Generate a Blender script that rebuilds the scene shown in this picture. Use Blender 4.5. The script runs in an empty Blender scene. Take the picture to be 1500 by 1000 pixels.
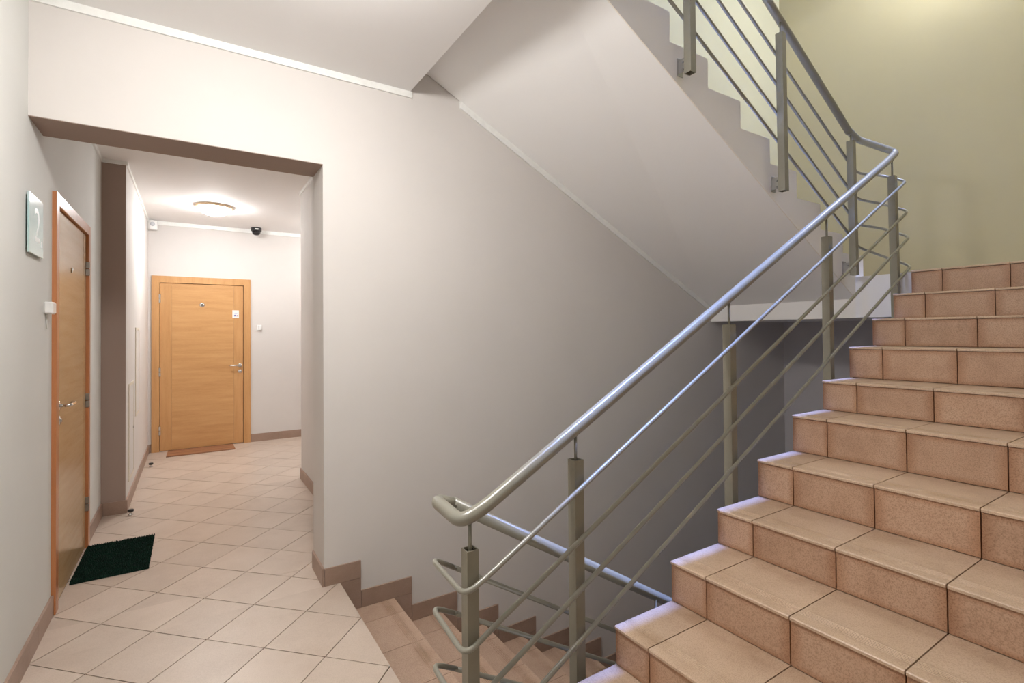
import bpy, bmesh, math, random
from mathutils import Vector, Matrix
random.seed(7)
SC = bpy.context.scene
COL = SC.collection
EYE = 1.36                       # eye height above the corridor floor

# ------------------------------------------------------------------ camera
yaw, pitch, roll, F, PX, PY = .5671, .0124, -.0078, 736.95, 750.0, 479.05
s_, c_ = math.sin(yaw), math.cos(yaw)
Fw, Rt, Up = Vector((s_, c_, 0)), Vector((c_, -s_, 0)), Vector((0, 0, 1))
fwd = Fw * math.cos(pitch) + Up * math.sin(pitch)
up0 = -Fw * math.sin(pitch) + Up * math.cos(pitch)
rgt = Rt * math.cos(roll) + up0 * math.sin(roll)
upv = -Rt * math.sin(roll) + up0 * math.cos(roll)
cam_d = bpy.data.cameras.new('camera')
cam = bpy.data.objects.new('camera', cam_d); COL.objects.link(cam)
M = Matrix((rgt, upv, -fwd)).transposed().to_4x4()
M.translation = (0, 0, EYE)
cam.matrix_world = M
cam_d.sensor_width = 36; cam_d.lens = F / 1500 * 36
cam_d.shift_x = (750 - PX) / 1500
cam_d.shift_y = (PY - 500) / 1500
cam_d.clip_start = .02; cam_d.clip_end = 60
SC.camera = cam

# ------------------------------------------------------------------ world, lamps, exposure
SC.view_settings.view_transform = 'Standard'
SC.view_settings.look = 'None'
SC.view_settings.gamma = 1
SC.view_settings.use_curve_mapping = False
SC.view_settings.exposure = 0.36
w = bpy.data.worlds.new('world'); SC.world = w; w.use_nodes = True
bg = w.node_tree.nodes['Background']; bg.inputs[0].default_value = (.55, .68, 1, 1); bg.inputs[1].default_value = .15
SC.cycles.max_bounces = 10; SC.cycles.diffuse_bounces = 8; SC.cycles.glossy_bounces = 4
SC.cycles.use_denoising = True
SC.cycles.sample_clamp_indirect = 8

def point(name, loc, power, col, rad):
    l = bpy.data.lights.new(name, 'POINT'); l.energy = power; l.color = col; l.shadow_soft_size = rad
    o = bpy.data.objects.new(name, l); o.location = loc; COL.objects.link(o); return o
def area(name, loc, sx, sy, power, col, spread=180, rot=(0, 0, 0)):
    l = bpy.data.lights.new(name, 'AREA'); l.shape = 'RECTANGLE'; l.size = sx; l.size_y = sy
    l.energy = power; l.color = col; l.spread = math.radians(spread)
    o = bpy.data.objects.new(name, l); o.location = loc; o.rotation_euler = rot; COL.objects.link(o); return o
point('ceiling_lamp_landing_glow', (.33, 1.58, EYE + 1.335), 27, (1, .965, .93), .06)
point('ceiling_lamp_corridor_end', (1.75, 6.4, EYE + 1.2), 19, (1, .98, .96), .10)
point('lamp_upper_landing', (4.70, 1.36, EYE + 3.26), 24, (1, .98, .88), .10)
point('lamp_upper_floor', (1.1, 2.50, EYE + 4.75), 56, (1, .98, .92), .10)
area('skylight', (2.4, 1.48, EYE + 12.6), 4.2, .14, 80, (.24, .38, 1), 20)

# ------------------------------------------------------------------ materials
def newmat(name):
    m = bpy.data.materials.new(name); m.use_nodes = True
    nt = m.node_tree; b = nt.nodes['Principled BSDF']; return m, nt, b
def link(nt, a, b): nt.links.new(a, b)
def node(nt, t, **k):
    n = nt.nodes.new(t)
    for a, v in k.items(): setattr(n, a, v)
    return n
def ramp(nt, fac, stops):
    r = node(nt, 'ShaderNodeValToRGB'); e = r.color_ramp.elements
    while len(e) < len(stops): e.new(.5)
    for i, (p, c) in enumerate(stops): e[i].position = p; e[i].color = (*c, 1)
    link(nt, fac, r.inputs[0]); return r.outputs[0]
def noise(nt, vec, scale, detail=4, rough=.55):
    n = node(nt, 'ShaderNodeTexNoise'); n.inputs['Scale'].default_value = scale
    n.inputs['Detail'].default_value = detail; n.inputs['Roughness'].default_value = rough
    link(nt, vec, n.inputs['Vector']); return n.outputs['Fac']
def bump(nt, b, h, strength=.1, dist=.002):
    n = node(nt, 'ShaderNodeBump'); n.inputs['Strength'].default_value = strength; n.inputs['Distance'].default_value = dist
    link(nt, h, n.inputs['Height']); link(nt, n.outputs[0], b.inputs['Normal'])
def pos(nt): return node(nt, 'ShaderNodeNewGeometry').outputs['Position']
def plain(name, col, rough=.5, metal=0, spec=.5):
    m, nt, b = newmat(name)
    p = pos(nt); f = noise(nt, p, 30, 3)
    c = ramp(nt, f, [(.3, tuple(v * .93 for v in col)), (.7, col)])
    link(nt, c, b.inputs['Base Color'])
    b.inputs['Roughness'].default_value = rough; b.inputs['Metallic'].default_value = metal
    b.inputs['Specular IOR Level'].default_value = spec
    return m
def paint(name, col, var=.05, rough=.75):
    m, nt, b = newmat(name); p = pos(nt)
    f = noise(nt, p, 1.6, 5, .6)
    c = ramp(nt, f, [(.3, tuple(v * (1 - var) for v in col)), (.7, col)])
    link(nt, c, b.inputs['Base Color']); b.inputs['Roughness'].default_value = rough
    b.inputs['Specular IOR Level'].default_value = .3
    bump(nt, b, noise(nt, p, 160, 3), .12, .001)
    return m
def tilemat(name, cols, speck=.25, rough=.42, big=2.5, grain=420, edge=None, wear_shade=None):
    m, nt, b = newmat(name); p = pos(nt)
    oi = node(nt, 'ShaderNodeObjectInfo')
    add = node(nt, 'ShaderNodeVectorMath', operation='ADD'); link(nt, p, add.inputs[0])
    sc = node(nt, 'ShaderNodeMath', operation='MULTIPLY'); link(nt, oi.outputs['Random'], sc.inputs[0]); sc.inputs[1].default_value = 37
    link(nt, sc.outputs[0], add.inputs[1]); v = add.outputs[0]
    base = ramp(nt, noise(nt, v, big * 3, 6, .65), [(.25, cols[0]), (.5, cols[1]), (.75, cols[2])])
    fine = noise(nt, v, grain, 2, .7)
    mx = node(nt, 'ShaderNodeMixRGB', blend_type='MULTIPLY'); mx.inputs[0].default_value = speck
    link(nt, base, mx.inputs[1]); link(nt, ramp(nt, fine, [(.34, (.45, .38, .32)), (.55, (1, 1, 1))]), mx.inputs[2])
    hs = node(nt, 'ShaderNodeHueSaturation'); link(nt, mx.outputs[0], hs.inputs['Color'])
    mr = node(nt, 'ShaderNodeMapRange'); link(nt, oi.outputs['Random'], mr.inputs[0]); mr.inputs[3].default_value = .95; mr.inputs[4].default_value = 1.05
    link(nt, mr.outputs[0], hs.inputs['Value']); link(nt, hs.outputs[0], b.inputs['Base Color'])
    if wear_shade:
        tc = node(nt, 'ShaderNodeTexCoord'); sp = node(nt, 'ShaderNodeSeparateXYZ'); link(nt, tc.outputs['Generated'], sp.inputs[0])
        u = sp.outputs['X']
        if wear_shade < 0:
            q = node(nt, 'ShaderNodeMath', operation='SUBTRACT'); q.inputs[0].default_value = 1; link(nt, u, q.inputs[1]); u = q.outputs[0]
        band = ramp(nt, u, [(0, (1.12, 1.12, 1.12)), (.045, (1.06, 1.05, 1.03)), (.10, (.98, .96, .93)), (.15, (.80, .765, .70)), (.25, (.83, .79, .73)), (.32, (1, 1, 1)), (.70, (.99, .99, .98)), (.80, (.84, .80, .76))])  # worn nosing; the darker back end is riser shade put into the colour
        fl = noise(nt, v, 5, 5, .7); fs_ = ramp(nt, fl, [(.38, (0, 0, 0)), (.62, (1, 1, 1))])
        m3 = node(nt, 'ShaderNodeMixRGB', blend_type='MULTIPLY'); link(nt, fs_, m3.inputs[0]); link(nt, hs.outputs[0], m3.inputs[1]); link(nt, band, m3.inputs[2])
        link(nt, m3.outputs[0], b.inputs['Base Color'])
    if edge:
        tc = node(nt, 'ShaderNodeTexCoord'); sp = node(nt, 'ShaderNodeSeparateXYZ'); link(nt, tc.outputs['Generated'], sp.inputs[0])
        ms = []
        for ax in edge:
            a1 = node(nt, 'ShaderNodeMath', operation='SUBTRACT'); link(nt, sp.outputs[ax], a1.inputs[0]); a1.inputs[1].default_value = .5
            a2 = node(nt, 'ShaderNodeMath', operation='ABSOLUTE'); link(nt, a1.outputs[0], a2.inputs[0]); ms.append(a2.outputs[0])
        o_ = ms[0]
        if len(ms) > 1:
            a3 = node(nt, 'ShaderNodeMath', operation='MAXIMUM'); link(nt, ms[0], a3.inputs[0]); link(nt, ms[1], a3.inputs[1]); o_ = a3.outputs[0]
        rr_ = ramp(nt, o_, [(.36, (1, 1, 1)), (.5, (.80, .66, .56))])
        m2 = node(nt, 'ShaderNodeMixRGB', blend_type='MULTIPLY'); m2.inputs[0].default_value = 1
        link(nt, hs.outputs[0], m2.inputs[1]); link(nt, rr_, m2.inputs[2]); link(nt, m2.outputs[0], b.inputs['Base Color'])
    b.inputs['Roughness'].default_value = rough; b.inputs['Specular IOR Level'].default_value = .45
    bump(nt, b, fine, .08, .0006)
    return m
def wood(name, dark, mid, light, axis='Z', rough=.38, freq=9):
    m, nt, b = newmat(name); p = pos(nt)
    mp = node(nt, 'ShaderNodeMapping'); link(nt, p, mp.inputs[0])
    sc = {'X': (.5, 6, 6), 'Y': (6, .5, 6), 'Z': (6, 6, .5)}[axis]; mp.inputs['Scale'].default_value = sc
    f1 = noise(nt, mp.outputs[0], freq * .45, 5, .6)
    mp2 = node(nt, 'ShaderNodeMapping'); link(nt, p, mp2.inputs[0])
    mp2.inputs['Scale'].default_value = tuple(v * 4 for v in sc)
    f2 = noise(nt, mp2.outputs[0], freq * 1.6, 3, .7)
    mx = node(nt, 'ShaderNodeMath', operation='MULTIPLY_ADD'); link(nt, f2, mx.inputs[0]); mx.inputs[1].default_value = .35; 
    s2 = node(nt, 'ShaderNodeMath', operation='MULTIPLY'); link(nt, f1, s2.inputs[0]); s2.inputs[1].default_value = .65
    link(nt, s2.outputs[0], mx.inputs[2])
    link(nt, ramp(nt, mx.outputs[0], [(.3, dark), (.5, mid), (.7, light)]), b.inputs['Base Color'])
    b.inputs['Roughness'].default_value = rough
    bump(nt, b, f2, .06, .0006)
    return m

m_wall = paint('wall_paint_warm_white', (.69, .66, .635))
m_left = paint('wall_paint_cool_white', (.69, .695, .67))
m_ceil = paint('ceiling_paint_white', (.88, .87, .865), .02)
m_soffit = paint('stair_underside_paint', (.93, .925, .92), .01)
m_side = paint('stair_side_paint_cream', (.88, .835, .76), .03)
m_low = paint('wall_paint_lower_grey', (.60, .58, .60), .05)
m_olive = paint('wall_paint_olive_yellow', (.53, .49, .355), .05)
m_pale = paint('wall_paint_pale_green', (.78, .79, .70), .03)
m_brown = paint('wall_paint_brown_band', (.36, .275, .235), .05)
m_trim = plain('white_trim_plastic', (.86, .87, .85), .4)
m_floor = tilemat('floor_tile_beige', [(.50, .405, .335), (.56, .465, .39), (.60, .505, .43)], .22, .36, 1.3, 300)
m_tread = tilemat('tread_tile_terracotta_beige', [(.45, .315, .22), (.54, .395, .285), (.58, .435, .325)], .4, .42, 1.6, 260, wear_shade=1)
m_tread2 = tilemat('tread_tile_terracotta_pink', [(.44, .30, .225), (.53, .375, .285), (.57, .41, .32)], .4, .42, 1.6, 260, wear_shade=-1)
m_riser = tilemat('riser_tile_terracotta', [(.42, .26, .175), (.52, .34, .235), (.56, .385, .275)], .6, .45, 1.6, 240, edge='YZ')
m_skirt = tilemat('skirting_tile_brown', [(.30, .205, .155), (.36, .25, .195), (.40, .285, .225)], .25, .4, 2, 300)
m_grout = plain('grout_brown', (.20, .11, .07), .85)
m_grout_floor = plain('grout_grey_brown', (.15, .115, .09), .85)
m_conc = plain('concrete_grey', (.5, .46, .42), .9)
m_rail = plain('railing_paint_grey_olive', (.27, .26, .215), .28, 0, .8)
m_post = plain('post_paint_grey_olive', (.25, .235, .185), .38, 0, .6)
m_steel = plain('bracket_steel', (.4, .39, .37), .35, .9)
m_chrome = plain('chrome', (.75, .74, .72), .18, 1)
m_black = plain('black_rubber', (.012, .012, .013), .35)
m_dark = plain('dark_gap', (.03, .02, .015), .8)
m_white = plain('white_plastic', (.85, .85, .84), .35)
m_beech_v = wood('beech_vertical_grain', (.49, .25, .095), (.57, .31, .125), (.63, .36, .16), 'Z')
m_beech_x = wood('beech_horizontal_grain_far', (.49, .25, .095), (.58, .32, .13), (.64, .375, .17), 'X')
m_beech_y = wood('beech_horizontal_grain_near', (.42, .265, .13), (.48, .32, .17), (.53, .37, .21), 'Y', .24)
m_beech_v2 = wood('beech_frame_near', (.42, .165, .065), (.50, .20, .08), (.55, .24, .10), 'Z', .28)
m_matwood = wood('brown_patterned_mat', (.10, .045, .02), (.30, .13, .06), (.42, .20, .10), 'X', .6, 16)

# ------------------------------------------------------------------ mesh helpers
def wloc(o):
    v = Vector(o.location)
    while o.parent: o = o.parent; v += Vector(o.location)
    return v
def mk(name, verts, faces, mat, parent=None, smooth=False, kind=None, bevel=0, base=False):
    vs = [Vector(v) for v in verts]
    lo = Vector([min(v[i] for v in vs) for i in range(3)]); hi = Vector([max(v[i] for v in vs) for i in range(3)])
    org = (lo + hi) / 2
    if base: org.z = lo.z
    me = bpy.data.meshes.new(name); me.from_pydata([v - org for v in vs], [], faces)
    bm = bmesh.new(); bm.from_mesh(me)
    bmesh.ops.recalc_face_normals(bm, faces=bm.faces)
    if bevel: bmesh.ops.bevel(bm, geom=bm.edges[:], offset=bevel, segments=1, affect='EDGES', clamp_overlap=True)
    bm.to_mesh(me); bm.free()
    me.materials.append(mat)
    if smooth:
        for p in me.polygons: p.use_smooth = True
    o = bpy.data.objects.new(name, me); COL.objects.link(o)
    if parent: o.parent = parent; o.location = org - wloc(parent)
    else: o.location = org
    if kind: o['kind'] = kind
    return o
def boxv(x0, x1, y0, y1, z0, z1):
    v = [(x, y, z) for x in (x0, x1) for y in (y0, y1) for z in (z0, z1)]
    f = [(0, 1, 3, 2), (4, 6, 7, 5), (0, 4, 5, 1), (2, 3, 7, 6), (0, 2, 6, 4), (1, 5, 7, 3)]
    return v, f
def box(name, b, mat, parent=None, **k):
    v, f = boxv(*b); return mk(name, v, f, mat, parent, **k)
def merge(parts):
    V, Fc = [], []
    for v, f in parts:
        n = len(V); V += list(v); Fc += [tuple(i + n for i in q) for q in f]
    return V, Fc
def boxes(name, bs, mat, parent=None, **k):
    return mk(name, *merge([boxv(*b) for b in bs]), mat, parent, **k)
def prism(poly, axis, a, b):
    """poly: 2-D outline; extruded along axis from a to b (a, b may be functions of the vertex index)"""
    n = len(poly); V = []
    for t in (a, b):
        for (u, v) in poly:
            V.append({'X': (t, u, v), 'Y': (u, t, v), 'Z': (u, v, t)}[axis])
    Fc = [tuple(range(n)), tuple(range(n, 2 * n))[::-1]] + [(i, (i + 1) % n, n + (i + 1) % n, n + i) for i in range(n)]
    return V, Fc
def fillet(pts, r, seg=7):
    P = [Vector(p) for p in pts]; out = [P[0]]
    for i in range(1, len(P) - 1):
        a, b, c = P[i - 1], P[i], P[i + 1]
        d1 = (a - b); d2 = (c - b); rr = min(r[i - 1] if isinstance(r, (list, tuple)) else r, d1.length * .48, d2.length * .48)
        p, q = b + d1.normalized() * rr, b + d2.normalized() * rr
        for k in range(seg + 1):
            t = k / seg
            out.append(p * (1 - t) ** 2 + b * 2 * t * (1 - t) + q * t * t)
    out.append(P[-1]); return out
def tubev(pts, r, n=14):
    P = [Vector(p) for p in pts]; V, Fc = [], []
    t = (P[1] - P[0]).normalized(); nrm = t.orthogonal().normalized()
    for i, p in enumerate(P):
        if i == 0: t2 = (P[1] - P[0]).normalized()
        elif i == len(P) - 1: t2 = (P[-1] - P[-2]).normalized()
        else: t2 = ((P[i + 1] - p).normalized() + (p - P[i - 1]).normalized()).normalized()
        nrm = (t.rotation_difference(t2) @ nrm); nrm = (nrm - t2 * nrm.dot(t2)).normalized(); t = t2
        bi = t.cross(nrm)
        for k in range(n):
            a = 2 * math.pi * k / n; V.append(p + (nrm * math.cos(a) + bi * math.sin(a)) * r)
    for i in range(len(P) - 1):
        for k in range(n):
            Fc.append((i * n + k, i * n + (k + 1) % n, (i + 1) * n + (k + 1) % n, (i + 1) * n + k))
    Fc.append(tuple(range(n))[::-1]); Fc.append(tuple(range((len(P) - 1) * n, len(P) * n)))
    return V, Fc
def tube(name, pts, r, mat, parent=None, n=14, **k):
    o = mk(name, *tubev(pts, r, n), mat, parent, smooth=True, **k)
    return o
def lathev(profile, c, axis='Z', n=32):
    V, Fc = [], []
    for (r, h) in profile:
        for k in range(n):
            a = 2 * math.pi * k / n; u, v = r * math.cos(a), r * math.sin(a)
            V.append({'Z': (c[0] + u, c[1] + v, c[2] + h), 'Y': (c[0] + u, c[1] + h, c[2] + v), 'X': (c[0] + h, c[1] + u, c[2] + v)}[axis])
    m = len(profile)
    for i in range(m - 1):
        for k in range(n):
            Fc.append((i * n + k, i * n + (k + 1) % n, (i + 1) * n + (k + 1) % n, (i + 1) * n + k))
    Fc.append(tuple(range(n))); Fc.append(tuple(range((m - 1) * n, m * n)))
    return V, Fc
def lathe(name, profile, c, mat, parent=None, axis='Z', n=32, **k):
    return mk(name, *lathev(profile, c, axis, n), mat, parent, smooth=True, **k)
def empty(name, loc, label=None, cat=None, group=None, kind=None):
    o = bpy.data.objects.new(name, None); o.location = loc; o.empty_display_size = .1; COL.objects.link(o)
    return tag(o, label, cat, group, kind)
def tag(o, label=None, cat=None, group=None, kind=None):
    if label: o['label'] = label
    if cat: o['category'] = cat
    if group: o['group'] = group
    if kind: o['kind'] = kind
    return o
def text(name, body, size, depth, mat, parent, M4):
    cu = bpy.data.curves.new(name, 'FONT'); cu.body = body; cu.size = size; cu.extrude = depth
    cu.align_x = 'CENTER'; cu.align_y = 'CENTER'
    tmp = bpy.data.objects.new(name, cu); COL.objects.link(tmp)
    bpy.context.view_layer.update()
    me = bpy.data.meshes.new_from_object(tmp); bpy.data.objects.remove(tmp)
    me.transform(M4.to_3x3().to_4x4()); me.materials.clear(); me.materials.append(mat)
    o = bpy.data.objects.new(name, me); COL.objects.link(o); o.parent = parent
    o.location = M4.translation - wloc(parent); return o
def clip_poly(poly, rect):
    x0, x1, y0, y1 = rect
    def cl(P, f, g):
        out = []
        for i in range(len(P)):
            a, b = P[i - 1], P[i]; fa, fb = f(a), f(b)
            if fb >= 0:
                if fa < 0: out.append(g(a, b, fa, fb))
                out.append(b)
            elif fa >= 0: out.append(g(a, b, fa, fb))
        return out
    g = lambda a, b, fa, fb: (a[0] + (b[0] - a[0]) * fa / (fa - fb), a[1] + (b[1] - a[1]) * fa / (fa - fb))
    for f in (lambda p: p[0] - x0, lambda p: x1 - p[0], lambda p: p[1] - y0, lambda p: y1 - p[1]):
        poly = cl(poly, f, g)
        if len(poly) < 3: return []
    return poly
def parea(P):
    return abs(sum(P[i - 1][0] * P[i][1] - P[i][0] * P[i - 1][1] for i in range(len(P)))) / 2

# ------------------------------------------------------------------ key measures
XL, YW, XR = -.58, 2.863, 5.13        # left wall, back wall, right wall
JX, JY = .605, 3.12                   # jamb of the opening
YS, YU, YN = 1.349, 1.69, -.30         # inner edges of the two flights, near wall
CZ, CC = EYE + 1.456, EYE + 1.36      # ceilings: landing, corridor
YF = 7.24
STOREY = 3.5
LZ, LX = EYE + .385, 3.943            # upper landing level, its edge
UPF = 3.5                             # upper floor

# ------------------------------------------------------------------ shell
boxes('wall_left', [(XL - .2, XL, -1.5, 3.322, -.1, CZ), (XL - .2, XL, 4.262, 4.9, -.1, CZ), (XL - .2, XL, 3.322, 4.262, 2.06, CZ),
                    (XL - .2, XL - .1, 3.322, 4.262, -.1, 2.06)], m_left, kind='structure')
pier = boxes('wall_left_corridor', [(XL - .2, -.43, 4.9, YF + .2, -.1, CC)], m_wall, kind='structure')
LT = EYE + .934
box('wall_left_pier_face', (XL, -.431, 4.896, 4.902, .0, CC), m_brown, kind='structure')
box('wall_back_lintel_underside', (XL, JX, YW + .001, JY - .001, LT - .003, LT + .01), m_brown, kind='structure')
wall_back = boxes('wall_back', [(XL, JX, YW, JY, LT, UPF + .1), (JX, XR + .2, YW, JY, -3.6, 7.2), (XL - .2, JX, YW, JY, UPF + .1, 7.2)], m_wall, kind='structure')
# pale paint of the upper storey begins behind the flight, so its lower edge follows the stairs
mk('wall_back_upper', *prism([(1.2, EYE + 1.75), (4.0, EYE + .36), (XR, EYE + .36), (XR, 7.1), (1.2, 7.1)], 'Y', YW - .004, YW + .01), m_pale, kind='structure')
boxes('wall_corridor_right', [(JX, 3.6, JY, JY + .02, -.1, CC), (.88, 3.6, JY + .02, 5.129, -.1, CC)], m_wall, kind='structure')
boxes('wall_corridor_far', [(-.78, -.36, YF, YF + .2, -.1, CC), (.60, 3.6, YF, YF + .2, -.1, CC), (-.36, .60, YF, YF + .2, 2.05, CC),
                            (-.36, .60, YF + .1, YF + .2, -.1, 2.05)], m_wall, kind='structure')
box('wall_corridor_end', (3.5, 3.7, 5.1, YF, -.1, CC), m_wall, kind='structure')
box('ceiling_corridor', (XL - .2, 3.7, JY, YF + .2, CC, CC + .3), m_ceil, kind='structure')
box('ceiling_landing', (XL - .2, 1.107, YN - .2, YW, CZ, UPF), m_ceil, kind='structure')
box('ceiling_landing_rear', (XL - .2, 1.9, -1.5, YN - .2, CZ, UPF), m_ceil, kind='structure')
box('wall_right', (XR, XR + .2, YN - .2, YW, EYE + .1, 7.2), m_olive, kind='structure')
box('wall_right_lower', (XR, XR + .2, YN - .2, YW, -3.6, EYE + .1), m_low, kind='structure')
mk('staircase_above', *prism([(1.0, UPF + .0), (3.92, UPF + 1.745), (LX, UPF + 1.74), (LX, UPF + 1.44), (1.35, UPF - .12), (1.0, UPF - .1)], 'Y', YN, YS), m_soffit, kind='structure')
box('wall_near_return', (1.7, 1.9, -1.5, YN - .2, -.3, UPF), m_left, kind='structure')
box('wall_near_upper', (.95, XR, YN - .2, YN, UPF, 7.2), m_pale, kind='structure')
boxes('wall_near', [(1.05, XR, YN - .2, YN, -3.6, UPF)], m_left, kind='structure')
box('wall_behind', (XL - .2, 1.9, -1.7, -1.5, -.1, CZ), m_left, kind='structure')
boxes('wall_upper_floor', [(XL - .4, XL - .2, YN - .2, JY, UPF, 7.2), (XL - .2, .95, YN - .2, YN, UPF, 7.2)], m_pale, kind='structure')
boxes('ceiling_upper', [(XL - .4, XR + .2, YN - .2, 1.25, 7.2, 7.4), (XL - .4, XR + .2, 1.8, JY, 7.2, 7.4), (XL - .4, .5, 1.25, 1.8, 7.2, 7.4), (4.4, XR + .2, 1.25, 1.8, 7.2, 7.4)], m_ceil, kind='structure')
box('ceiling_upper_landing', (LX, XR, YN, YW - .006, LZ + 3.2, LZ + 3.5), m_ceil, kind='structure')
box('floor_lower', (.5, XR, YN, YW, -3.6, -3.4), m_conc, kind='structure')

# ------------------------------------------------------------------ floors
floor = boxes('floor', [(XL - .2, .69, -1.5, YW, -.25, -.006), (.69, .99, YN, YS - .012, -.25, -.006), (.69, 1.7, -1.5, YN - .2, -.25, -.006), (.69, 1.05, YN - .2, YN, -.25, -.006),
                        (XL - .1, JX, YW, JY, -.25, -.006), (XL - .2, 3.5, JY, YF, -.25, -.006)], m_grout_floor, kind='structure')
rects = [(XL, .688, -1.2, YW), (XL, JX, YW, JY + .02), (XL, .88, JY + .02, 4.9), (-.43, .88, 4.9, 5.129), (-.43, 2.6, 5.129, YF)]
rects2 = [(.688, .995, YN, YS - .012), (.688, 1.7, -1.2, YN - .2), (.688, 1.05, YN - .2, YN)]
LS, LA, LX0, LY0 = .2965, .784, .0546, 3.915
ca, sa = math.cos(LA), math.sin(LA); gap = .0022
n_t = 0
for i in range(-16, 20):
    for j in range(-24, 18):
        q = [(i + a, j + b) for a, b in ((gap / LS, gap / LS), (1 - gap / LS, gap / LS), (1 - gap / LS, 1 - gap / LS), (gap / LS, 1 - gap / LS))]
        P = [(LX0 + LS * (u * ca + v * sa), LY0 + LS * (-u * sa + v * ca)) for u, v in q]
        for R in rects + rects2:
            C = clip_poly(P, R)
            if len(C) >= 3 and parea(C) > .0006:
                cx = sum(p[0] for p in C) / len(C); cy = sum(p[1] for p in C) / len(C)
                if cy < .1 and cx > -.2: pass
                n_t += 1
                mk('floor_tile', *prism(C, 'Z', -.012, random.uniform(-.0006, .0004)), m_floor, floor)

# ------------------------------------------------------------------ staircase on the right (rises to the right)
RXZ = [(1.0, -1.196), (1.294, -1.057), (1.597, -.900), (1.892, -.754), (2.192, -.586), (2.488, -.41), (2.782, -.259),
       (3.074, -.089), (3.36, .069), (3.647, .224), (3.918, .385)]
st = empty('staircase', (2.4, .74, 0), 'tiled staircase rising to the right behind the grey railing', 'staircase')
prof = []
for i, (x, z) in enumerate(RXZ):
    zb = (RXZ[i - 1][1] + EYE) if i else 0
    prof += [(x + .012, zb - .012), (x + .012, z + EYE - .012)]
prof += [(LX, LZ - .012), (LX, LZ - .28), (3.8, LZ - .30), (1.2, -.33), (1.0, -.30)]
mk('stair_core', *prism(prof, 'Y', YN, YS - .012), m_grout, st)
mk('stair_side_face', *prism(prof, 'Y', YS - .012, YS - .002), m_side, st)
bounds = [YS + .002] + [YS - .1587 - .3066 * k for k in range(7)]
bounds = [b for b in bounds if b > YN + .03] + [YN + .002]
for i, (x, z) in enumerate(RXZ):
    zt = z + EYE; zb = (RXZ[i - 1][1] + EYE) if i else 0
    xn = RXZ[i + 1][0] if i + 1 < len(RXZ) else x + .30
    for k in range(len(bounds) - 1):
        y1, y0 = bounds[k] - .002, bounds[k + 1] + .002
        # tread with a slightly rounded nosing and the pressed anti-slip ridges near it
        if i < len(RXZ) - 1 or True:
            e = .006; P = [(x - e, zt - .011), (x - e, zt - .003), (x - e + .003, zt)]
            for gx in (.038, .046, .054, .062, .070):
                P += [(x + gx, zt), (x + gx + .0015, zt - .0012), (x + gx + .003, zt - .0012), (x + gx + .0045, zt)]
            P += [(xn - .001 + .01 if i + 1 < len(RXZ) else xn, zt), (xn + .009 if i + 1 < len(RXZ) else xn, zt - .011)]
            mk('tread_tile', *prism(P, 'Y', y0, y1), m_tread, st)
        mk('riser_tile', *prism([(x, zb + .003), (x, zt - .0135), (x + .011, zt - .0135), (x + .011, zb + .003)], 'Y', y0, y1), m_riser, st)

# ------------------------------------------------------------------ upper landing
land = box('floor_upper_landing', (LX, XR, YN, YW - .004, EYE + .092, LZ - .006), m_ceil, kind='structure')
for a in range(3):
    for k in range(9):
        y1 = YW - .006 - .3066 * k; y0 = max(y1 - .302, YN + .002)
        if y0 < y1 - .02 and (y0 > YS or True):
            x0 = 4.222 + .305 * a; x1 = min(x0 + .301, XR - .002)
            if y1 > YU and x0 < 4.05: continue
            box('landing_tile', (x0, x1, y0, y1, LZ - .01, LZ), m_floor, land)

# ------------------------------------------------------------------ upper flight (rises to the left, seen from below)
up = empty('staircase', (3.0, 2.28, EYE + .39), 'plastered staircase overhead, seen from below, rising to the left', 'staircase')
zig = [(4.063, .385), (4.063, .534), (3.767, .534), (3.767, .664), (3.474, .664), (3.474, .83), (3.19, .83), (3.19, .997),
       (2.9, .997), (2.9, 1.145), (2.612, 1.145), (2.612, 1.30), (2.325, 1.30), (2.325, 1.457), (2.025, 1.457), (2.025, 1.61),
       (1.73, 1.61), (1.73, 1.77), (1.43, 1.77), (1.43, 1.93), (1.12, 1.93), (1.12, 2.14), (1.109, 2.14)]
sl = (1.527 - .778) / (2.999 - 1.612)
low_u = lambda x: .778 - sl * (x - 2.999)
low_w = lambda x: .251 - .501 * (x - 3.893)
top = [(x, z + EYE) for x, z in zig]
n = len(top)
bot_x = [1.109, LX]
Vv = [(x, YU, z) for x, z in top] + [(bot_x[0], YU, EYE + low_u(bot_x[0])), (bot_x[1], YU, EYE + .225), (LX, YU, LZ - .006)]
Vv += [(x, YW - .005, z) for x, z in top] + [(bot_x[0], YW - .005, EYE + low_w(bot_x[0])), (bot_x[1], YW - .005, EYE + .228), (LX, YW - .005, LZ - .006)]
m_ = n + 3
Fc = [tuple(range(m_)), tuple(range(m_, 2 * m_))[::-1]] + [(i, (i + 1) % m_, m_ + (i + 1) % m_, m_ + i) for i in range(m_)]
flight = mk('stair_body', Vv, Fc, m_soffit, up)
# the plastered side strip facing the stairwell
Vs = [(x, y, z) for y in (YU - .006, YU) for (x, yy, z) in Vv[:m_]]
Fs = [tuple(range(m_)), tuple(range(m_, 2 * m_))[::-1]] + [(i, (i + 1) % m_, m_ + (i + 1) % m_, m_ + i) for i in range(m_)]
mk('stair_side_face', Vs, Fs, m_side, up)

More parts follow.
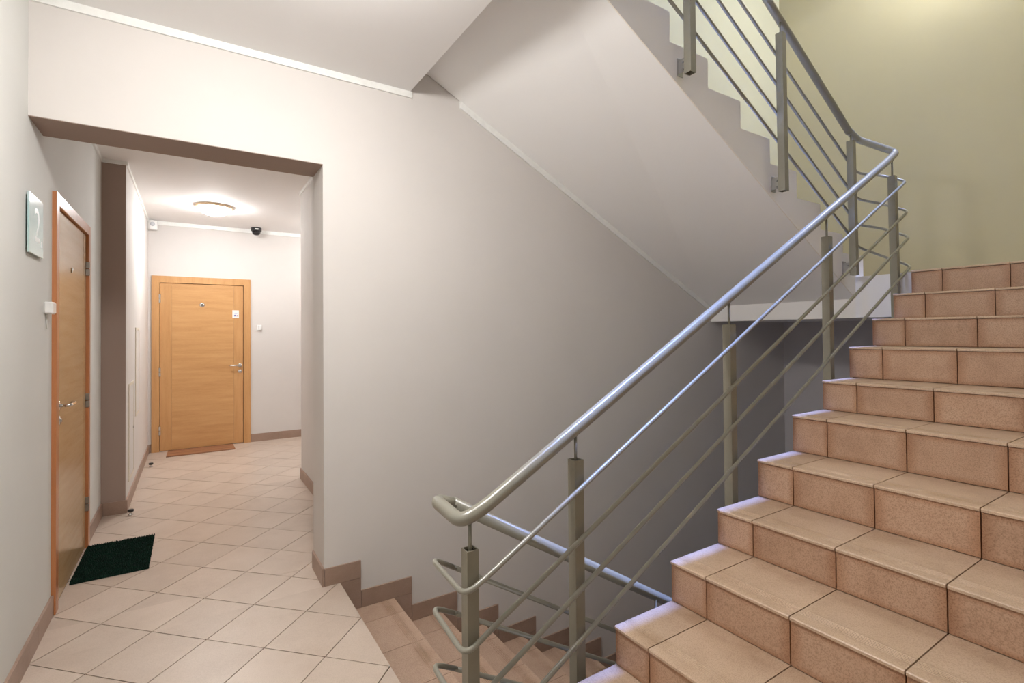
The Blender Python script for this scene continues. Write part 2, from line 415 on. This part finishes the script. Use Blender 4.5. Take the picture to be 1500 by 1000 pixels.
# ------------------------------------------------------------------ lower flight (falls to the right)
dn = empty('staircase', (2.2, 2.28, -1.9), 'tiled staircase going down beside the back wall behind the railing', 'staircase')
TD, RD = .298, .169
N = 11
prof = [(.70, -.26)]
for j in range(N):
    x, z = .69 + TD * j, -RD * j
    if j: prof.append((x - .012, z - .012))
    prof.append((x - .012, z - RD - .012))
P2 = [(.702 - .012 + TD * 0, -.20)]
steps = []
for j in range(1, N):
    steps.append((.69 + TD * (j - 1), .69 + TD * j, -RD * j))
core = [(.678, -.26), (.678, -.013)]
core = [(.676, -.013)]
for (x0, x1, z) in steps: core += [(x0 - .012, z - .012), (x1 - .012, z - .012)]
core[0] = (.676, -RD - .012)
core = []
for (x0, x1, z) in steps: core += [(x0 - .012, z - .012), (x1 - .012, z - .012)]
core += [(steps[-1][1] - .012, -RD * N - .012), (steps[-1][1] - .15, -RD * N - .10), (.69, -.48), (.678, -.4)]
mk('stair_core', *prism(core, 'Y', YU, YW - .001), m_grout, dn)
yb = [YW - .003, 2.691, 2.391, 2.091, 1.791, YU]
for j in range(N - 1):
    x0, x1, z = steps[j]
    for k in range(len(yb) - 1):
        a, b = yb[k + 1] + .0015, yb[k] - .0015
        e = .006
        P = [(x1 + e, z - .011), (x1 + e, z - .003), (x1 + e - .003, z)]
        for gx in (.038, .046, .054, .062, .070):
            P += [(x1 - gx, z), (x1 - gx - .0015, z - .0012), (x1 - gx - .003, z - .0012), (x1 - gx - .0045, z)]
        P += [(x0 - .01, z), (x0 - .01, z - .011)]
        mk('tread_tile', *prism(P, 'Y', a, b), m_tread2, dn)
        mk('riser_tile', *prism([(x0, z + .003), (x0, z + RD - .0135), (x0 - .011, z + RD - .0135), (x0 - .011, z + .003)], 'Y', a, b), m_riser, dn)
# stepped skirting tiles up the back wall
sk = empty('baseboard_back', (2, YW, -.5), kind='structure')
H, OV, T = .095, .112, .011
for j in range(0, N - 1):
    z = -RD * j
    xa = JX + .001 if j == 0 else .69 + TD * (j - 1) + OV
    xb = .69 + TD * j + OV
    box('skirting_tile', (xa + .001, xb - .001, YW - T, YW, z + .001, z + H), m_skirt, sk)
    if j < N - 1:
        box('skirting_tile', (.69 + TD * j + .001, xb - .001, YW - T, YW, z - RD + .001, z - .001), m_skirt, sk)

# ------------------------------------------------------------------ skirtings
def skirt_run(name, axis, c, out, a, b, step=.30, z0=0, start=None):
    o = empty(name, ((c, (a + b) / 2, z0) if axis == 'Y' else ((a + b) / 2, c, z0)), kind='structure')
    t = a; first = True
    while t < b - .005:
        t2 = min(t + (start if (first and start) else step), b); first = False
        lo, hi = min(c, c + out), max(c, c + out)
        bb = (lo, hi, t + .001, t2 - .001, z0, z0 + .098) if axis == 'Y' else (t + .001, t2 - .001, lo, hi, z0, z0 + .098)
        box('skirting_tile', bb, m_skirt, o)
        t = t2
    return o
skirt_run('baseboard_left', 'Y', XL, .011, -1.2, 3.30, .302, start=.28)
skirt_run('baseboard_left_recess', 'Y', XL, .011, 4.28, 4.889, .30)
skirt_run('baseboard_pier', 'X', 4.9, -.011, XL + .011, -.419, .3)
skirt_run('baseboard_corridor_left', 'Y', -.43, .011, 4.9, YF - .011, .30)
skirt_run('baseboard_jamb', 'Y', JX, -.011, YW - .011, JY + .01, .30)
skirt_run('baseboard_corridor_right', 'Y', .88, -.011, JY + .032, 5.129, .30)
skirt_run('baseboard_corridor_recess', 'X', JY + .02, .011, JX, .88, .30)
skirt_run('baseboard_corridor_turn', 'X', 5.129, .011, .869, 2.6, .30)
skirt_run('baseboard_far', 'X', YF, -.011, .638, 2.6, .33)
skirt_run('baseboard_far_corner', 'X', YF, -.011, -.419, -.397, .3)

# ------------------------------------------------------------------ white trims
def trim(name, pts, sec, mat=m_trim):
    a, b = sec
    return pts
box('trim_1', (XL, 1.119, YW - .012, YW, CZ - .037, CZ), m_trim, kind='structure')
x0, x1 = 1.44, 3.935
Pz = [(x0, low_w(x0) + EYE), (x1, EYE + .229), (x1, EYE + .229 - .045), (x0, low_w(x0) + EYE - .045)]
mk('trim_2', *prism(Pz, 'Y', YW - .013, YW), m_trim, kind='structure')
box('trim_3', (-.43, 2.6, YF - .012, YF, CC - .045, CC), m_trim, kind='structure')
box('trim_4', (-.43, -.42, 4.9, YF, CC - .03, CC), m_trim, kind='structure')
box('trim_5', (XL, XL + .01, JY, 4.9, CC - .03, CC), m_trim, kind='structure')
box('trim_6', (XL, -.43, 4.888, 4.9, CC - .03, CC), m_trim, kind='structure')
box('trim_7', (.868, .88, JY + .02, 5.129, CC - .03, CC), m_trim, kind='structure')

# ------------------------------------------------------------------ railings
E_ = EYE
def P3(x, y, z): return (x, y, z + E_)
def post(root, x, y, ztop, zbot, zrail, wall_y, side=-1, lean=0):
    """square tube with an open top, a thin stem to the handrail and a bolted bracket to the stair side"""
    w_ = .0205; t = .004; zt, zb = ztop + E_, zbot + E_
    lx = lean
    V = []
    for (zz, dx) in ((zb, lx), (zt, 0)):
        for r in (w_, w_ - t):
            V += [(x + dx - r, y - r, zz), (x + dx + r, y - r, zz), (x + dx + r, y + r, zz), (x + dx - r, y + r, zz)]
    Fq = []
    for k in range(4):
        k2 = (k + 1) % 4
        Fq += [(k, k2, 8 + k2, 8 + k), (4 + k, 4 + k2, 12 + k2, 12 + k), (8 + k, 8 + k2, 12 + k2, 12 + k), (k, k2, 4 + k2, 4 + k)]
    p = mk('post', V, Fq, m_post, root)
    tube('stem', [(x, y, zt - .06), (x, y, zrail + E_)], .0058, m_post, p, 10)
    box('stem_plug', (x - w_ + t, x + w_ - t, y - w_ + t, y + w_ - t, zt - .012, zt - .008), m_dark, p)
    # bracket
    s = 1 if wall_y > y else -1
    bx = x + lx
    v1 = boxv(bx - .010, bx - .006, min(y - s * .012, wall_y), max(y - s * .012, wall_y), zb + .02, zb + .088)
    v2 = boxv(bx - .014, bx + .028, min(wall_y, wall_y - s * .005), max(wall_y, wall_y - s * .005), zb + .012, zb + .10)
    br = mk('bracket', *merge([v1, v2]), m_steel, p)
    for dz in (.03, .068):
        tube('bolt', [(bx - .016, (y + wall_y) / 2, zb + dz), (bx - .004, (y + wall_y) / 2, zb + dz)], .0055, m_steel, p, 8)
    return p

HR, BR = .0225, .0088
YB, YPf, YD, YPd = 1.388, 1.428, 1.642, 1.615     # bars and posts of the right side, bars and posts of the far side
# the right-hand railing
rr = empty('railing', (2.3, 1.43, EYE - .5), 'pale grey metal railing rising to the right along the tiled staircase, nearest one', 'railing')
zR = lambda x: -.9932 * 1.012 + .5495 * x + .004
zD = lambda x: -.131 - .6011 * x
HU = lambda x: 3.5529 - .5929 * x
tube('handrail', fillet([P3(.79, YD - .012, zD(.79)), P3(.715, YD - .012, -.578), P3(.715, YPf + .002, -.592), P3(.80, YPf + .002, zR(.80)), P3(3.80, YPf + .002, zR(3.80) + .004), P3(3.945, YPf + .002, zR(3.945) + .014),
                         P3(3.855, YPd + .005, 1.312), P3(3.72, YPd + .005, HU(3.72))], [.055, .055, .055, .03, .035, .026]), HR, m_rail, rr, 20)
BRs = [(.5481, -1.2035, -.802, -.782, -.840, 3.975, 1.10), (.5381, -1.3723, -.985, -.950, -1.001, 4.00, .920),
       (.5371, -1.5472, -1.172, -1.146, -1.198, 4.015, .742), (.5284, -1.7147, -1.368, -1.333, -1.385, 4.03, .588)]
for (sl_, c0, zc, zd, ze, xe, zu) in BRs:
    f = lambda x: c0 * .993 + sl_ * x
    tube('rail_bar', fillet([P3(.80, YD, ze), P3(.705, YD, zd), P3(.705, YB, zc), P3(.80, YB, f(.80)), P3(xe, YB, f(xe)), P3(xe + .005, YB + .16, f(xe) + .085), P3(3.89, YD, zu - .01), P3(3.80, YD, zu + .045)], .045), BR, m_rail, rr, 12)
for (x, zt, zb) in ((.745, -.681, -1.60), (1.18, -.459, -1.40), (2.104, .034, -.94), (3.012, .529, -.42), (3.872, 1.01, .02)):
    post(rr, x, YPf, zt, zb, zR(x) - .012, YS - .002, lean={3.872: .028, 3.012: .0}.get(x, 0))
# the railing of the flight going up
ru = empty('railing', (3.0, 1.615, EYE + 1.1), 'dark grey metal railing of the staircase overhead, its posts hanging over the stair side', 'railing')
tube('handrail', [P3(3.735, YPd + .005, HU(3.735)), P3(1.1, YPd + .005, HU(1.1))], HR, m_rail, ru, 20)
UB = [((2.516, 1.805), (3.676, 1.158)), ((2.33, 1.74), (3.689, .968)), ((2.141, 1.673), (3.702, .796)), ((1.951, 1.606), (3.697, .654))]
kY = YD / 1.62
for (a, b) in UB:
    a = (a[0] * kY, a[1] * kY); b = (b[0] * kY, b[1] * kY); s3 = (b[1] - a[1]) / (b[0] - a[0])
    f = lambda x: a[1] + s3 * (x - a[0])
    tube('rail_bar', [P3(3.83, YD, f(3.83)), P3(1.1, YD, f(1.1))], BR, m_rail, ru, 12)
for (x, zt, zb, ln) in ((3.747, 1.277, .375, .022), (2.908, 1.742, .819, .010), (2.09, 2.19, 1.286, 0)):
    post(ru, x, YPd, zt, zb, HU(x) - .012, YU - .006, lean=ln)
# the railing of the flight going down
rd = empty('railing', (2.0, 1.63, EYE - 1.3), 'bluish grey railing going down to the right behind the first posts', 'railing')
tube('handrail', [P3(.78, YD - .012, zD(.78)), P3(3.6, YD - .012, zD(3.6))], HR, m_rail, rd, 20)
for (zd, s4) in ((-.855, -.61), (-1.016, -.5887), (-1.213, -.585), (-1.40, -.58)):
    tube('rail_bar', [P3(.79, YD, zd - s4 * .035), P3(3.6, YD, zd + s4 * (3.6 - .825))], BR, m_rail, rd, 12)
for x in (1.80, 2.75):
    post(rd, x, YPd, zD(x) - .13, zD(x) - .98, zD(x) - .012, YU)

# ------------------------------------------------------------------ doors
def lever(name, parent, c, axis, dirn, length=.105):
    """c: centre of the rose on the door face; axis: outward normal (unit vector); dirn: lever direction"""
    c = Vector(c); a = Vector(axis); d = Vector(dirn)
    ax = 'X' if abs(a.x) > .5 else 'Y'; sg = a.x + a.y
    r = mk(name, *merge([lathev([(.024, 0), (.024, sg * .006), (.020, sg * .008), (.002, sg * .008)], c, ax, 20),
                         tubev(fillet([c, c + a * .048, c + a * .05 + d * .02, c + a * .05 + d * length, c + a * .035 + d * (length + .012)], .016), .0085, 12)]),
           m_chrome, parent, smooth=True)
    k = c + Vector((0, 0, -.075))
    o = lathe('key_rose', [(.024, 0), (.024, sg * .006), (.020, sg * .009), (.009, sg * .009), (.009, sg * .016), (.001, sg * .016)], k, m_chrome, parent, ax, 20)
    return r
# door 1, in the left wall
d1 = empty('door_1', (XL, 3.79, 0), 'beech door in the left wall beside the green mat', kind='structure')
y0, y1, tp = 3.30, 4.285, 2.082
fx = XL + .018
def yz_box(name, b, m, p): return box(name, b, m, p)
fr = boxes('door_frame', [(XL - .1, fx, y0, y0 + .062, 0, tp - .0), (XL - .1, fx, y1 - .062, y1, 0, tp), (XL - .1, fx, y0 + .062, y1 - .062, tp - .062, tp)], m_beech_v2, d1, bevel=.002)
lf = box('door_leaf', (XL - .05, XL + .002, y0 + .066, y1 - .066, .006, tp - .066), m_beech_y, d1, bevel=.0015)
for ya, ybb in ((y0 + .066, y0 + .15), (y1 - .15, y1 - .066)):
    box('door_stile', (XL + .0015, XL + .0032, ya + .002, ybb, .008, tp - .068), m_beech_y, d1)
lever('door_handle', d1, (XL + .003, 3.425, EYE - .352), (1, 0, 0), (0, 1, 0), .115)
for z in (.44, -.41, -1.075):
    boxes('hinge', [(XL + .002, fx + .006, y1 - .074, y1 - .058, EYE + z - .045, EYE + z - .002), (XL + .002, fx + .006, y1 - .074, y1 - .058, EYE + z + .002, EYE + z + .045)], m_steel, d1, bevel=.003)
lathe('peephole', [(.016, 0), (.016, .004), (.010, .006), (.001, .006)], (XL + .003, 3.77, EYE + .38), m_chrome, d1, 'X', 20)
# door 2, at the corridor's far end
d2 = empty('door_2', (.12, YF, 0), 'beech door in the far wall with lever handle and small white notice', kind='structure')
x0, x1, tp = -.397, .636, 2.073
fy = YF - .02
V1 = merge([prism([(x0, 0), (x0, tp), (x0 + .078, tp - .078), (x0 + .078, 0)], 'Y', fy, YF + .1)])
mk('door_frame', *merge([prism([(x0, 0), (x0, tp), (x0 + .078, tp - .078), (x0 + .078, 0)], 'Y', fy, YF + .1),
                         prism([(x1, 0), (x1, tp), (x1 - .078, tp - .078), (x1 - .078, 0)], 'Y', fy, YF + .1),
                         prism([(x0 + .0005, tp), (x1 - .0005, tp), (x1 - .078, tp - .0785), (x0 + .078, tp - .0785)], 'Y', fy + .0005, YF + .1)]), m_beech_v, d2)
lx0, lx1, lt = x0 + .083, x1 - .083, tp - .083
box('frame_rebate', (x0 + .076, x1 - .076, YF + .03, YF + .05, 0, tp - .077), m_dark, d2)
box('door_leaf', (lx0 + .115, lx1 - .105, YF - .006, YF + .03, .008, lt), m_beech_x, d2)
box('door_stile', (lx0, lx0 + .114, YF - .006, YF + .03, .008, lt), m_beech_v, d2)
box('door_stile', (lx1 - .104, lx1, YF - .006, YF + .03, .008, lt), m_beech_v, d2)
lever('door_handle', d2, (.515, YF - .006, EYE - .375), (0, -1, 0), (-1, 0, 0), .10)
for z in (.445, -.424, -1.114):
    boxes('hinge', [(x0 + .071, x0 + .090, fy - .006, YF - .002, EYE + z - .052, EYE + z - .002), (x0 + .071, x0 + .090, fy - .006, YF - .002, EYE + z + .002, EYE + z + .052)], m_chrome, d2, bevel=.003)
lathe('peephole', [(.028, 0), (.028, -.004), (.017, -.008), (.001, -.008)], (.108, YF - .006, EYE + .378), m_chrome, d2, 'Y', 20)
lathe('peephole_lens', [(.009, 0), (.009, -.004), (.001, -.004)], (.108, YF - .013, EYE + .378), m_black, d2, 'Y', 14)
nt_ = box('notice', (.433, .505, YF - .010, YF - .006, EYE + .222, EYE + .318), m_white, d2)
m_blue = plain('blue_print', (.12, .14, .45), .5); m_redp = plain('red_print', (.45, .12, .2), .5)
box('notice_print', (.452, .470, YF - .0112, YF - .010, EYE + .243, EYE + .262), m_blue, nt_)
box('notice_print', (.479, .490, YF - .0112, YF - .010, EYE + .243, EYE + .258), m_redp, nt_)
box('notice_print', (.456, .487, YF - .0112, YF - .010, EYE + .276, EYE + .280), m_blue, nt_)

# ------------------------------------------------------------------ mats
gm, nt, b = newmat('dark_green_bristle')
link(nt, ramp(nt, noise(nt, pos(nt), 45, 5, .7), [(.35, (.001, .006, .004)), (.6, (.003, .022, .013)), (.78, (.01, .05, .03))]), b.inputs['Base Color'])
b.inputs['Roughness'].default_value = .85; b.inputs['Specular IOR Level'].default_value = .15
mat = empty('doormat', (-.39, 3.935, 0), 'dark green bristle doormat in front of the left door', 'doormat')
mx0, mx1, my0, my1 = -.566, -.212, 3.645, 4.23
box('mat_base', (mx0, mx1, my0, my1, .0006, .006), gm, mat)
Vb, Fb = [], []
ny, nx = 66, 42
for iy in range(ny):
    for ix in range(nx):
        cx = mx0 + (ix + .5) / nx * (mx1 - mx0) + random.uniform(-.003, .003); cy = my0 + (iy + .5) / ny * (my1 - my0) + random.uniform(-.003, .003)
        h = random.uniform(.012, .019); r = .0046; tx, ty = random.uniform(-.004, .004), random.uniform(-.004, .004)
        n0 = len(Vb)
        Vb += [(cx - r, cy - r, .006), (cx + r, cy - r, .006), (cx + r, cy + r, .006), (cx - r, cy + r, .006), (cx + tx, cy + ty, h)]
        Fb += [(n0, n0 + 1, n0 + 4), (n0 + 1, n0 + 2, n0 + 4), (n0 + 2, n0 + 3, n0 + 4), (n0 + 3, n0, n0 + 4)]
br_ = mk('bristles', Vb, Fb, gm, mat, kind='stuff')
mt = empty('doormat', (.10, 7.04, 0), 'thin brown patterned doormat before the far door', 'doormat')
mk('mat_base', *prism([(-.243, 6.86), (.443, 6.87), (.436, 7.205), (-.236, 7.205)], 'Z', .0006, .010), m_matwood, mt, bevel=.002)
for (a, bb_) in (((-.236, 6.87), (.436, 6.88)), ((-.230, 7.195), (.430, 7.195))):
    tube('mat_edging', [(a[0], a[1], .0095), (bb_[0], bb_[1], .0095)], .003, plain('mat_edge_brown', (.22, .10, .05), .7), mt, 8)

# ------------------------------------------------------------------ small things
def doorstop(loc, label):
    o = empty('doorstop', loc, label, 'doorstop', 'doorstops on the corridor floor')
    lathe('stop_base', [(.017, 0), (.017, .004), (.010, .008), (.008, .020), (.014, .024), (.001, .0245)], loc, m_chrome, o, 'Z', 20)
    lathe('rubber_cap', [(.018, .024), (.020, .028), (.020, .038), (.016, .042), (.001, .042)], loc, m_black, o, 'Z', 20)
doorstop((-.392, 4.82, .0005), 'small chrome doorstop with black cap beside the wall corner')
doorstop((-.357, 6.46, .0005), 'small chrome doorstop with black cap nearer the far door')

# ceiling lamp
cl = empty('ceiling_lamp', (.20, 6.12, CC), 'round glowing ceiling lamp with cream rim in the corridor', 'lamp')
glow, nt, b = newmat('lit_opal_glass')
b.inputs['Emission Color'].default_value = (1, .995, .99, 1); b.inputs['Emission Strength'].default_value = 92
b.inputs['Base Color'].default_value = (.9, .9, .9, 1)
nx_ = node(nt, 'ShaderNodeTexNoise'); nx_.inputs['Scale'].default_value = 3
link(nt, ramp(nt, nx_.outputs['Fac'], [(.3, (.88, .88, .86)), (.7, (.92, .92, .9))]), b.inputs['Base Color'])
m_rim = plain('cream_lamp_rim', (.80, .62, .42), .4)
c = (.20, 6.12, CC)
lathe('lamp_rim', [(.150, 0), (.172, 0), (.176, -.012), (.170, -.024), (.150, -.024)], c, m_rim, cl, 'Z', 48)
lathe('diffuser', [(.150, -.010), (.149, -.028), (.140, -.050), (.118, -.070), (.085, -.084), (.045, -.092), (.002, -.094)], c, glow, cl, 'Z', 48)

# the same lamp over the landing, above the frame
glow2 = glow.copy(); glow2.node_tree.nodes['Principled BSDF'].inputs['Emission Strength'].default_value = 95
glow2.node_tree.nodes['Principled BSDF'].inputs['Emission Color'].default_value = (1, .965, .93, 1)
ll = empty('ceiling_lamp_landing', (.33, 1.58, CZ), kind='structure')
c = (.33, 1.58, CZ)
lathe('lamp_rim', [(.150, 0), (.172, 0), (.176, -.012), (.170, -.024), (.150, -.024)], c, m_rim, ll, 'Z', 48)
lathe('diffuser', [(.150, -.010), (.149, -.028), (.140, -.050), (.118, -.070), (.085, -.084), (.045, -.092), (.002, -.094)], c, glow2, ll, 'Z', 48)

# dome camera
dc = empty('dome_camera', (.69, 7.09, CC), 'black dome security camera under the corridor ceiling', 'camera')
c = (.69, 7.09, CC)
lathe('housing', [(.060, 0), (.062, -.010), (.061, -.040), (.052, -.046), (.002, -.046)], c, m_black, dc, 'Z', 32)
lathe('dome', [(.050, -.046), (.048, -.062), (.040, -.080), (.024, -.092), (.002, -.096)], c, plain('smoked_dome', (.02, .02, .022), .08), dc, 'Z', 32)
box('camera_highlight', (.672, .708, 7.0262, 7.0300, CC - .032, CC - .016), m_white, dc)  # white strip standing in for a highlight on the black housing

# motion sensor in the corner
ms = empty('motion_sensor', (-.38, 7.19, EYE + 1.27), 'white motion sensor in the upper corner of the corridor', 'sensor')
mk('sensor_body', *prism([(-.43, 7.14), (-.40, 7.12), (-.345, 7.15), (-.335, 7.19), (-.36, 7.24), (-.43, 7.24)], 'Z', EYE + 1.24, EYE + 1.345), m_white, ms, bevel=.006)
lathe('sensor_lens', [(.026, .0), (.026, -.006), (.018, -.012), (.001, -.014)], (-.383, 7.131, EYE + 1.30), plain('sensor_lens_grey', (.55, .57, .6), .2), ms, 'Y', 20)

# far bell push
bp = empty('doorbell', (.747, YF, EYE + .1), 'small white doorbell on the far wall beside the door', 'doorbell')
box('bell_plate', (.707, .765, YF - .010, YF, EYE + .062, EYE + .135), m_white, bp, bevel=.002)
mk('bell_button', *boxv(.726, .762, YF - .030, YF - .010, EYE + .07, EYE + .128), m_white, bp, bevel=.004)

# near bell box
nb = empty('doorbell', (XL, 3.15, EYE + .12), 'white doorbell box on the left wall, left of the near door', 'doorbell')
mk('bell_box', *boxv(XL, XL + .034, 3.135, 3.205, EYE + .108, EYE + .165), m_white, nb, bevel=.006)
tube('bell_cable', [(XL + .004, 3.17, EYE + .11), (XL + .004, 3.18, EYE + .04)], .003, m_left, nb, 8)

# glass floor number plate
gl, nt, b = newmat('pale_blue_green_glass')
tc = node(nt, 'ShaderNodeTexCoord'); sp = node(nt, 'ShaderNodeSeparateXYZ'); link(nt, tc.outputs['Generated'], sp.inputs[0])
link(nt, ramp(nt, sp.outputs['Z'], [(0, (.50, .64, .62)), (.55, (.36, .53, .53)), (.80, (.40, .56, .58)), (1, (.55, .66, .68))]), b.inputs['Base Color'])
b.inputs['Roughness'].default_value = .12; b.inputs['Coat Weight'].default_value = .1
fs = empty('floor_sign', (XL, 2.935, EYE + .475), 'pale blue-green glass floor number plate on the left wall', 'sign')
box('sign_plate', (XL + .006, XL + .014, 2.822, 3.052, EYE + .353, EYE + .605), gl, fs, bevel=.0015)
mnum = plain('white_numeral', (.80, .86, .86), .4)
R90 = Matrix(((0, 0, 1), (1, 0, 0), (0, 1, 0))).to_4x4()
Mt = Matrix.Translation((XL + .0142, 2.945, EYE + .475)) @ R90
text('numeral', '2', .21, .0006, mnum, fs, Mt)
box('numeral_mark', (XL + .0140, XL + .0150, 3.008, 3.030, EYE + .395, EYE + .425), mnum, fs)
for z in (.37, .59):
    for y in (2.84, 3.035):
        lathe('standoff', [(.005, 0), (.005, .008)], (XL, y, EYE + z), m_chrome, fs, 'X', 12)

# flush service panels in the corridor's left wall
def panel(y0, y1, z0, z1, label):
    o = empty('service_panel', (-.43, (y0 + y1) / 2, z0 + EYE), label, 'panel', 'service panels in the corridor wall')
    X = -.43; z0 += EYE; z1 += EYE; t = .022
    boxes('panel_frame', [(X, X + .006, y0, y0 + t, z0, z1), (X, X + .006, y1 - t, y1, z0, z1), (X, X + .006, y0 + t, y1 - t, z0, z0 + t), (X, X + .006, y0 + t, y1 - t, z1 - t, z1)], m_cream, o)
    box('panel_door', (X, X + .004, y0 + t + .003, y1 - t - .003, z0 + t + .003, z1 - t - .003), m_wall, o)
    lathe('panel_lock', [(.010, 0), (.010, .003), (.001, .003)], (X + .004, y1 - t - .03, (z0 + z1) / 2), m_steel, o, 'X', 14)
m_cream = plain('cream_panel_frame', (.72, .66, .55), .5)
panel(5.09, 5.49, -1.17, -.385, 'lower flush service panel with cream frame in the corridor wall, nearer the pier')
panel(5.66, 6.02, -.72, .08, 'higher flush service panel in the corridor wall, nearer the far door')
print('tiles', n_t, 'objects', len(bpy.data.objects))
